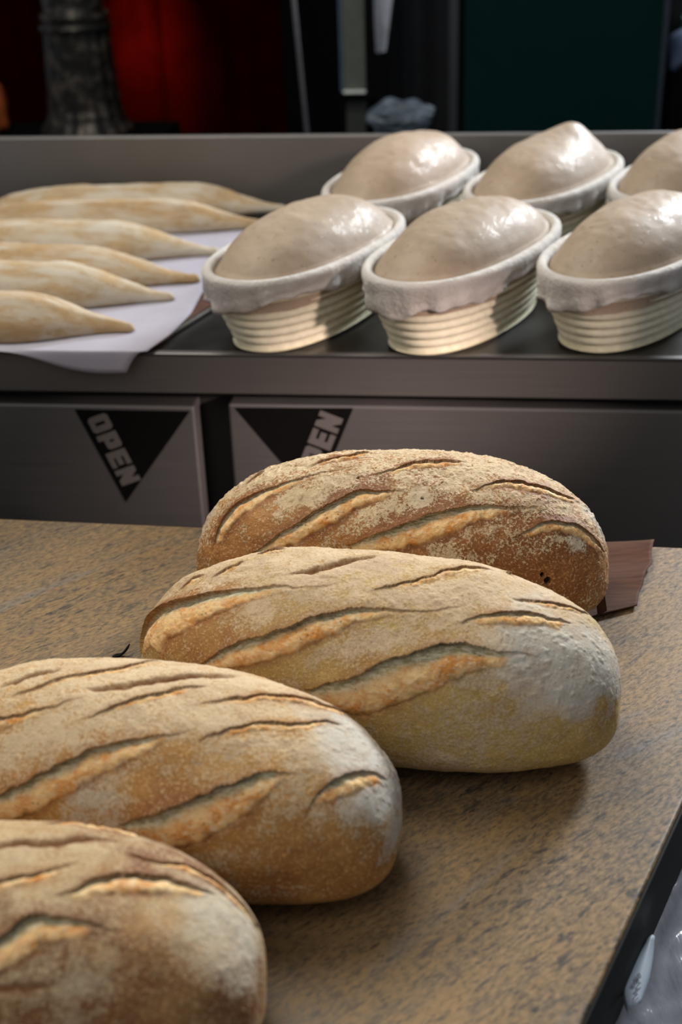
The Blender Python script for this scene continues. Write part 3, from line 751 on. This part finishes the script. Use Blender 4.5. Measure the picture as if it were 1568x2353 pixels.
MRD = [dough_material('raw_dough_a', (.44, .32, .185), .2, 1.0, 0, .75, .75), dough_material('raw_dough_b', (.40, .27, .14), .2, 5.0, 0, .75, .6)]
def baguette(tip, ang, L, W, H, mat, label, seed, seam=0.0):
    """raw dough stick: blunt rounded left half, long pointed right end"""
    nu, nv = 150, 64
    s = np.linspace(0, 1, nu); V = np.zeros((nu, nv, 3)); f = np.linspace(0, 2*np.pi, nv, endpoint=False)
    for i, q in enumerate(s):
        k = (1-(1-min(1, q/.35))**2.2)**.5*1.0 if q < .35 else 1
        e = (1-q)/.33
        if e < 1: k = k*(.16+.84*(e*e*(3-2*e))) * (min(1, e/.03)**.5)
        c, sn = np.cos(f), np.sin(f)
        V[i, :, 0] = -L*(1-q); V[i, :, 1] = W/2*k*c+.005*math.sin(q*7+seed)
        V[i, :, 2] = np.where(sn > 0, H*(k**.9)*np.abs(sn)**.85, 0)+.0004
        V[i, :, 2] += np.where(sn <= 0, 0, seam*k*np.exp(-((f-1.9)/.25)**2))
    V = V.reshape(-1, 3); up = sst(0, .01, V[:, 2])
    V[:, 2] += up*(.0022*fbm(V*30, 2, seed)+.0009*fbm(V*110, 2, seed+2))
    o = grid_mesh('baguette_dough', V, nu, nv, True, mat)
    t_ = onz(tip[0], tip[1], zt+.0025); o.location = t_; o.rotation_euler = (0, 0, KA+math.radians(ang))
    tag(o, label, 'dough', 'raw baguette doughs on the baking paper')
bg = [((660, 484), 2, .50, .105, .046, 0, 'rearmost raw baguette dough, longest, reaching behind the left basket', .004),
      ((628, 520), 0, .52, .098, .041, 1, 'raw baguette dough second from the back on the paper', .003),
      ((508, 582), -2, .50, .096, .045, 0, 'raw baguette dough third from the back, its tip almost at the basket', 0),
      ((462, 645), -2, .50, .094, .047, 1, 'raw baguette dough fourth from the back, brownish swollen end', 0),
      ((402, 690), -3, .48, .090, .050, 0, 'raw baguette dough second from the front, slender pointed tip', 0),
      ((308, 762), -3, .46, .104, .048, 1, 'frontmost raw baguette dough on the paper, palest and floury', .004)]
for k, (tip, an, L, W, H, mi, lab, sm) in enumerate(bg): baguette(tip, an, L, W, H, MRD[mi], lab, 40+k, sm)

# ------------------------------------------------------------------ clear bag by the counter's right side
MSH = plain('grey_shelf', (.20, .20, .23), .35, .1, 15)
MFILM = NT('clear_film')
_n = MFILM.noise(14, 4, .6)
MFILM = MFILM.out((.42, .43, .48), .16, MFILM.bump(MFILM.noise(1, 4, .7, MFILM.map(scale=(60, 18, 40))), .3, .004, MFILM.bump(_n, .35, .004)), Transmission_Weight=.0, Alpha=.42, Specular_IOR_Level=.8)
MTAG = plain('white_label', (.40, .47, .54), .5, .05)
ZS = .77
def q(x, y, z=ZS): return onz(x, y, z)
sh = empty('side_shelf', (.32, .55, 0)); tag(sh, 'grey steel side shelf below the right edge of the granite counter', 'shelf')
pl = [q(1640, 1900), q(1405, 2400), q(1480, 2400), q(1640, 2080)]
e_ = np.array([pl[0][0]-pl[1][0], pl[0][1]-pl[1][1]]); e_ /= np.linalg.norm(e_); nn = np.array([e_[1], -e_[0]])
p1 = np.array(pl[1][:2]); p0 = p1-e_*.25
sp_ = [tuple(p0), tuple(p0+e_*.85), tuple(p0+e_*.85+nn*.054), tuple(p0+nn*.054)]
par(prism('shelf_top', sp_[::-1], ZS-.02, ZS, MSH, bev=.003), sh)
for tt_ in (.03, .78):
    for ww in (.012, .042):
        c = p0+e_*tt_+nn*ww
        par(prism('leg', [(c[0]-.008, c[1]-.008), (c[0]+.008, c[1]-.008), (c[0]+.008, c[1]+.008), (c[0]-.008, c[1]+.008)], 0, ZS-.02, MBLK), sh)
# film draped on the shelf
n1, n2 = 90, 26; V = np.zeros((n1, n2, 3)); bo = np.array([*(p0+e_*.35+nn*.02), ZS])
for i in range(n1):
    for j in range(n2):
        a = i/(n1-1); b = j/(n2-1)
        c = p0+e_*(.10+.68*a)+nn*(-.006+.054*b)
        V[i, j] = [c[0], c[1], ZS+.004+.022*math.exp(-((b-.10)/.14)**2)]
Vf = V.reshape(-1, 3); Vf[:, 2] += .005*(1+fbm(Vf*22, 3, 3))+.004*(1-np.abs(fbm(Vf*45, 2, 5))*2)
bag = empty('plastic_bag', tuple(bo)); tag(bag, 'crumpled clear plastic bag with a white label, right of the granite counter', 'bag')
o = grid_mesh('bag_film', Vf-bo, n1, n2, False, MFILM, bag); solid(o, .0004)
zl = ZS+.045
lp = [q(x, y, zl) for x, y in [(1490, 2158), (1505, 2152), (1502, 2200), (1493, 2250), (1473, 2305), (1443, 2332), (1427, 2283), (1455, 2215)]]
lv = [p-bo for p in lp]
# slightly curled label sheet
V = []; nA = 16
left = resample([lv[0], lv[7], lv[6], lv[5]], nA); right = resample([lv[1], lv[2], lv[3], lv[4]], nA)
for i in range(nA):
    for j in range(8):
        b = j/7; p = left[i]*(1-b)+right[i]*b; V.append([p[0], p[1], p[2]+.003*math.sin(b*3.1)])
o = grid_mesh('bag_label', np.array(V), nA, 8, False, MTAG, bag); solid(o, .0004); o['label'] = 'pale label with dark print'
# printed rows
MINK = plain('print_ink', (.02, .02, .035), .6)
V = []; Fc = []
def stroke(x0, y0, x1, y1, wd=1.3):
    d = np.array([x1-x0, y1-y0], float); L = np.linalg.norm(d); nrm = np.array([-d[1], d[0]])/L*wd
    b = len(V)
    for (x, y) in ((x0+nrm[0], y0+nrm[1]), (x1+nrm[0], y1+nrm[1]), (x1-nrm[0], y1-nrm[1]), (x0-nrm[0], y0-nrm[1])):
        V.append(q(x, y, zl+.0046)-bo)
    Fc.append([b, b+1, b+2, b+3])
# digits 8 7 7 8 climbing to the upper right, then three blurred rows
ax = np.array([15.5, -17.5])/4; ay = np.array([4.5, 9.0])
seg = {'8': [((0, 0), (.7, 0)), ((0, .5), (.7, .5)), ((0, 1), (.7, 1)), ((0, 0), (0, 1)), ((.7, 0), (.7, 1))], '7': [((0, 0), (.7, 0)), ((.7, 0), (.3, 1))]}
o0 = np.array([1455., 2252.])
for k, ch in enumerate('8778'):
    for (a, b) in seg[ch]:
        A_ = o0+ax*(k+a[0])+ay*a[1]; B_ = o0+ax*(k+b[0])+ay*b[1]; stroke(*A_, *B_, .7)
for (a, b) in (((1460, 2273), (1473, 2257)), ((1459, 2286), (1473, 2268)), ((1453, 2306), (1468, 2291))):
    A_ = np.array(a, float); B_ = np.array(b, float)
    for k in range(5): stroke(*(A_+(B_-A_)*k/5), *(A_+(B_-A_)*(k+.75)/5), 1.3)
o = mesh('label_print', V, Fc, MINK, bag); solid(o, .0002)

# ------------------------------------------------------------------ things behind the table
def kbox(name, px0, px1, d, th, ztop, zbot, mat, label=None, cat=None, parent=None, bev=.003):
    u0 = kv(px0, 200, d)[0]; u1 = kv(px1, 200, d)[0]
    o = frame_box(name, u0, u1, d, d+th, zbot, ztop, mat, parent, bev=bev)
    if label: tag(o, label, cat)
    return o
DB = 1.75
# red cloth with folds
u0, _ = kv(-60, 200, DB+.3); u1, _ = kv(655, 200, DB+.3)
n1, n2 = 240, 20; V = np.zeros((n1, n2, 3))
uf0 = kv(268, 200, DB+.3)[0]; uf1 = kv(385, 200, DB+.3)[0]
for i in range(n1):
    u = u0+(u1-u0)*i/(n1-1)
    x = (u-uf0)/(uf1-uf0)
    for j in range(n2):
        z = .02+1.7*j/(n2-1)
        dd = DB+.3+.018*math.sin(u*31)+.010*math.sin(u*57+z*2)
        if 0 <= x <= 1: dd += -.07*math.sin(math.pi*x)**.8+.03*x
        V[i, j] = K(u, dd, z)
ro = K((u0+u1)/2, DB+.3, 0)
o = grid_mesh('red_banner', V.reshape(-1, 3)-ro, n1, n2, False, MRED); o.location = ro; solid(o, .003)
tag(o, 'dark red hanging cloth with one bright fold behind the table at the left', 'cloth')
# orange bag at left frame edge
ub, zb = kv(0, 300, DB)
bm = bmesh.new(); bmesh.ops.create_uvsphere(bm, u_segments=24, v_segments=16, radius=1)
for v in bm.verts:
    k = .9+.18*math.sin(5*v.co.x+3*v.co.z)*math.cos(4*v.co.y)
    v.co = Vector((v.co.x*.04*k, v.co.y*.035*k, max(-.9, v.co.z)*.075*k))
me = bpy.data.meshes.new('orange_pouch'); bm.to_mesh(me); bm.free()
o = link('orange_pouch', me, plain('orange_fabric', (.35, .07, .01), .8)); 
# side table that carries the pouch and the dark stand
stb = empty('dark_side_table', tuple(K(-.72, DB, 0)), KA); tag(stb, 'black table standing behind the steel table at the left', 'table')
ztab = kv(200, 302, DB)[1]-.004
par(frame_box('table_top', -1.15, -.42, DB-.14, DB+.14, ztab-.03, ztab, MDARK), stb)
for uu in (-1.12, -.45):
    for dd in (DB-.11, DB+.11): par(frame_box('leg', uu-.02, uu+.02, dd-.02, dd+.02, 0, ztab-.03, MDARK), stb)
o.location = K(ub-.008, DB, ztab+.068); tag(o, 'orange pouch at the left frame edge behind the backsplash', 'pouch')
# flared, ringed dark bottle stand
def lathe(name, prof, mat, parent, nn_=48, ribs=0, rib=0.0):
    V = []; th = np.linspace(0, 2*np.pi, nn_, endpoint=False)
    for r, z in prof:
        for a in th:
            rr = r*(1+rib*math.cos(ribs*a)); V.append([rr*math.cos(a), rr*math.sin(a), z])
    o = grid_mesh(name, np.array(V), len(prof), nn_, True, mat, parent); return o
MGL = NT('aged_dark_metal'); _g = MGL.noise(30, 5, .7)
MGL = MGL.out(MGL.mix(MGL.rng(_g, .48, .66), (.012, .011, .010), (.10, .085, .07)), .35, MGL.bump(_g, .6, .006), Metallic=.4)
uL = kv(100, 290, DB)[0]; uR = kv(302, 290, DB)[0]; uc = (uL+uR)/2; rb = (uR-uL)/2
ul2 = kv(122, 60, DB)[0]; ur2 = kv(268, 60, DB)[0]; rt_ = (ur2-ul2)/2
ht = kv(190, 0, DB)[1]-ztab
bs = empty('flared_dark_stand', tuple(K(uc, DB, ztab+.0005))); tag(bs, 'tall dark ringed metal stand with a flared foot before the red cloth', 'stand')
prof = [(0.001, 0), (rb, 0), (rb*1.0, .014), (rb*.94, .022), (rb*.90, .030), (rb*.82, .05)]
for k in range(12): a = k/11; prof.append((rb*.82+(rt_-rb*.82)*(a**.7), .05+(ht*.78-.05)*a))
o = lathe('flared_body', prof, MGL, bs, 96, 16, .025)
o2 = lathe('ringed_neck', [(rt_*.9, ht*.77), (rt_*1.12, ht*.79), (rt_*1.12, ht*.83), (rt_*.92, ht*.845), (rt_*1.05, ht*.87), (rt_*1.05, ht*.91), (rt_*.9, ht*.93), (rt_*.95, ht*1.0), (rt_*.8, ht*1.25), (rt_*.35, ht*1.5), (.001, ht*1.52)], MGL, bs, 48)

# grey pole
zf = 0
pole0 = kv(705, 300, DB); pole1 = kv(675, 0, DB)
bm = bmesh.new()
dirv = Vector(K(pole1[0], DB, pole1[1]))-Vector(K(pole0[0], DB, pole0[1]))
b0 = Vector(K(pole0[0], DB, pole0[1])); k0 = (0-b0.z)/dirv.z; bot = b0+dirv*k0; top = b0+dirv*((1.8-b0.z)/dirv.z)
bmesh.ops.create_cone(bm, cap_ends=True, segments=20, radius1=.0052, radius2=.0052, depth=(top-bot).length)
me = bpy.data.meshes.new('grey_pole'); bm.to_mesh(me); bm.free()
o = link('grey_pole', me, plain('dull_aluminium', (.09, .085, .10), .5)); o.location = (top+bot)/2; o.rotation_euler = (top-bot).to_track_quat('Z', 'Y').to_euler()
tag(o, 'thin grey pole standing right of the red cloth', 'pole')
# black cabinet door beside it with a pale hanging board
kbox('black_cupboard', 655, 786, DB+.12, .35, 1.7, 0, MDARK, 'tall black cupboard between the red cloth and the pale items', 'cupboard')
MBLUE = plain('pale_blue_strip', (.07, .11, .18), .5)
hb = empty('framed_board', tuple(K(kv(815, 200, DB)[0], DB, 0)), KA); tag(hb, 'narrow grey green standing board in a black frame with a bright lower ledge', 'board')
ua, ub_ = kv(790, 200, DB)[0], kv(842, 200, DB)[0]; zl_ = kv(815, 212, DB)[1]
par(frame_box('board_panel', ua, ub_, DB, DB+.012, zl_, 1.7, plain('grey_green', (.10, .115, .10), .5)), hb)
par(frame_box('board_ledge', ua, ub_, DB-.02, DB-.001, zl_, zl_+.006, plain('bright_ledge', (.75, .85, .80), .4)), hb)
par(frame_box('frame_bottom', ua-.012, ub_+.014, DB-.022, DB+.014, zl_-.016, zl_-.0005, MDARK), hb)
par(frame_box('frame_side', ub_+.0005, ub_+.014, DB-.01, DB+.014, zl_, 1.7, MDARK), hb)
o = par(frame_box('blue_edge', ua-.0075, ua-.0005, DB-.002, DB+.014, zl_, 1.7, MBLUE), hb)
par(frame_box('foot_post', ua+.004, ub_-.002, DB+.002, DB+.012, 0, zl_-.0165, plain('post_grey', (.035, .042, .038), .6)), hb)
# dark coat on a stand with a pale scarf
MC = plain('dark_cloth', (.006, .008, .012), .9, .3, 20, .3)
ct2 = empty('dark_coat', tuple(K(kv(950, 200, DB+.25)[0], DB+.25, 0)), KA); tag(ct2, 'dark hanging coat with a pale blue collar strip left of the green board', 'coat')
n1, n2 = 80, 12; V = np.zeros((n1, n2, 3)); u0 = kv(862, 200, DB+.25)[0]; u1 = kv(1050, 200, DB+.25)[0]
for i in range(n1):
    for j in range(n2):
        u = u0+(u1-u0)*i/(n1-1); z = .35+1.3*j/(n2-1)
        V[i, j] = K(u, DB+.25+.03*math.sin(u*90)*(.6+.4*math.sin(u*23))+.05*((i/(n1-1)-.5)*2)**2, z)
o = grid_mesh('coat_cloth', V.reshape(-1, 3), n1, n2, False, MC); par(o, ct2); solid(o, .01, 1)
MW = plain('pale_cloth', (.80, .84, .95), .8, .1)
pts = [kv(x, y, DB+.14) for x, y in [(858, -60), (908, -60), (893, 70), (884, 118), (866, 122), (863, 60)]]
V = [K(u, DB+.14+.012*math.sin(k*2), z) for k, (u, z) in enumerate(pts)]
V += [K(sum(p[0] for p in pts)/6, DB+.125, sum(p[1] for p in pts)/6)]
o = mesh('pale_collar', V, [[i, (i+1) % 6, 6] for i in range(6)], MW); par(o, ct2); solid(o, .008)
ucc = kv(955, 200, DB+.3)[0]
par(frame_box('stand_post', ucc-.012, ucc+.012, DB+.31, DB+.33, 0, 1.72, MDARK), ct2)
# crumpled pale wrap on a black box
uu0 = kv(845, 250, DB)[0]; uu1 = kv(1000, 250, DB)[0]; zz0 = kv(920, 298, DB)[1]
o = frame_box('black_bin', uu0+.012, uu1+.03, DB-.06, DB+.07, 0, zz0-.012, MDARK); tag(o, 'black bin carrying the crumpled pale wrap', 'bin')
bm = bmesh.new(); bmesh.ops.create_icosphere(bm, subdivisions=5, radius=1)
vv = np.array([v.co[:] for v in bm.verts]); nz = 1+.30*fbm(vv*2.2, 3, 6); rg = .12*np.abs(vnoise(vv*5, 8))
for v, k, g in zip(bm.verts, nz, rg):
    v.co = Vector((v.co.x*(uu1-uu0)/2*(k-g), v.co.y*.05*(k-g), (max(v.co.z, -.8))*.048*(k-g)))
me = bpy.data.meshes.new('crumpled_wrap'); bm.to_mesh(me); bm.free()
o = link('crumpled_wrap', me, plain('pale_wrap', (.13, .17, .22), .35, .5, 30, .5)); o.location = K((uu0+uu1)/2, DB, zz0+.027)
tag(o, 'crumpled pale plastic wrap just above the backsplash centre', 'wrap')
# teal board with grey edge post
tb = empty('teal_board', tuple(K(kv(1290, 200, DB)[0], DB, 0)), KA); tag(tb, 'large dark teal standing board behind the rear baskets', 'board')
ua, ub_ = kv(1066, 200, DB)[0], kv(1512, 200, DB)[0]
par(frame_box('board_panel', ua, ub_, DB, DB+.02, 0, 1.75, MTEAL), tb)
par(frame_box('edge_post', ub_+.0003, ub_+.012, DB-.004, DB+.02, 0, 1.75, plain('slate_edge', (.018, .030, .050), .5)), tb)
par(frame_box('edge_post', ua-.012, ua-.0003, DB-.004, DB+.02, 0, 1.75, MDARK), tb)
# right edge: black chair back with blue-grey cloth and a striped top
ue = kv(1530, 200, DB+.1)[0]
ck = empty('black_bin', tuple(K(ue+.12, DB+.1, 0)), KA); tag(ck, 'black rounded bin at the right frame edge behind the table', 'bin')
th = np.linspace(0, math.pi/2, 14)
zc_ = kv(1540, 160, DB+.1)[1]
pz = [(ue+.004, 0)]+[(ue+.004+.06*(1-math.cos(a)), zc_-.04+.06*math.sin(a)+.03*(1-math.cos(a))) for a in th]+[(ue+.30, zc_+.06), (ue+.30, 0)]
V = [K(u, DB+.02, z) for u, z in pz]+[K(u, DB+.17, z) for u, z in pz]; n = len(pz)
Fc = [list(range(n))[::-1], list(range(n, 2*n))]+[[i, (i+1) % n, n+(i+1) % n, n+i] for i in range(n)]
o = mesh('bin_body', V, Fc, MDARK); par(o, ck)
V = []
n1 = 30
for i in range(n1):
    a = i/(n1-1); u = ue-.002+.30*a
    z = zc_+.015+.12*a**.9
    for j in range(6):
        b = j/5; V.append(K(u, DB+.03+.15*b, z+.055*math.sin(b*2.6)+.004*math.sin(a*20)))
cc = K(ue+.15, DB+.1, zc_); V = np.array(V)-cc
o = grid_mesh('blue_grey_sack', V, n1, 6, False, plain('blue_grey_cloth', (.055, .085, .16), .8)); o.location = cc; solid(o, .03, 1)
tag(o, 'blue grey sack lying on the black bin at the right frame edge', 'sack')
o = frame_box('brown_crate', ue-.004, ue+.045, DB+.22, DB+.4, 0, 1.62, plain('brown_crates', (.022, .018, .016), .7, .5, 50)); tag(o, 'dark brown stacked crate at the top right corner', 'crate')
ug, zg = kv(1566, 38, DB+.3)
o = frame_box('green_box', ug-.010, ug+.12, DB+.18, DB+.215, 0, zg+.012, plain('green_card', (.01, .16, .11), .6)); tag(o, 'small green panel at the top right frame edge', 'panel')
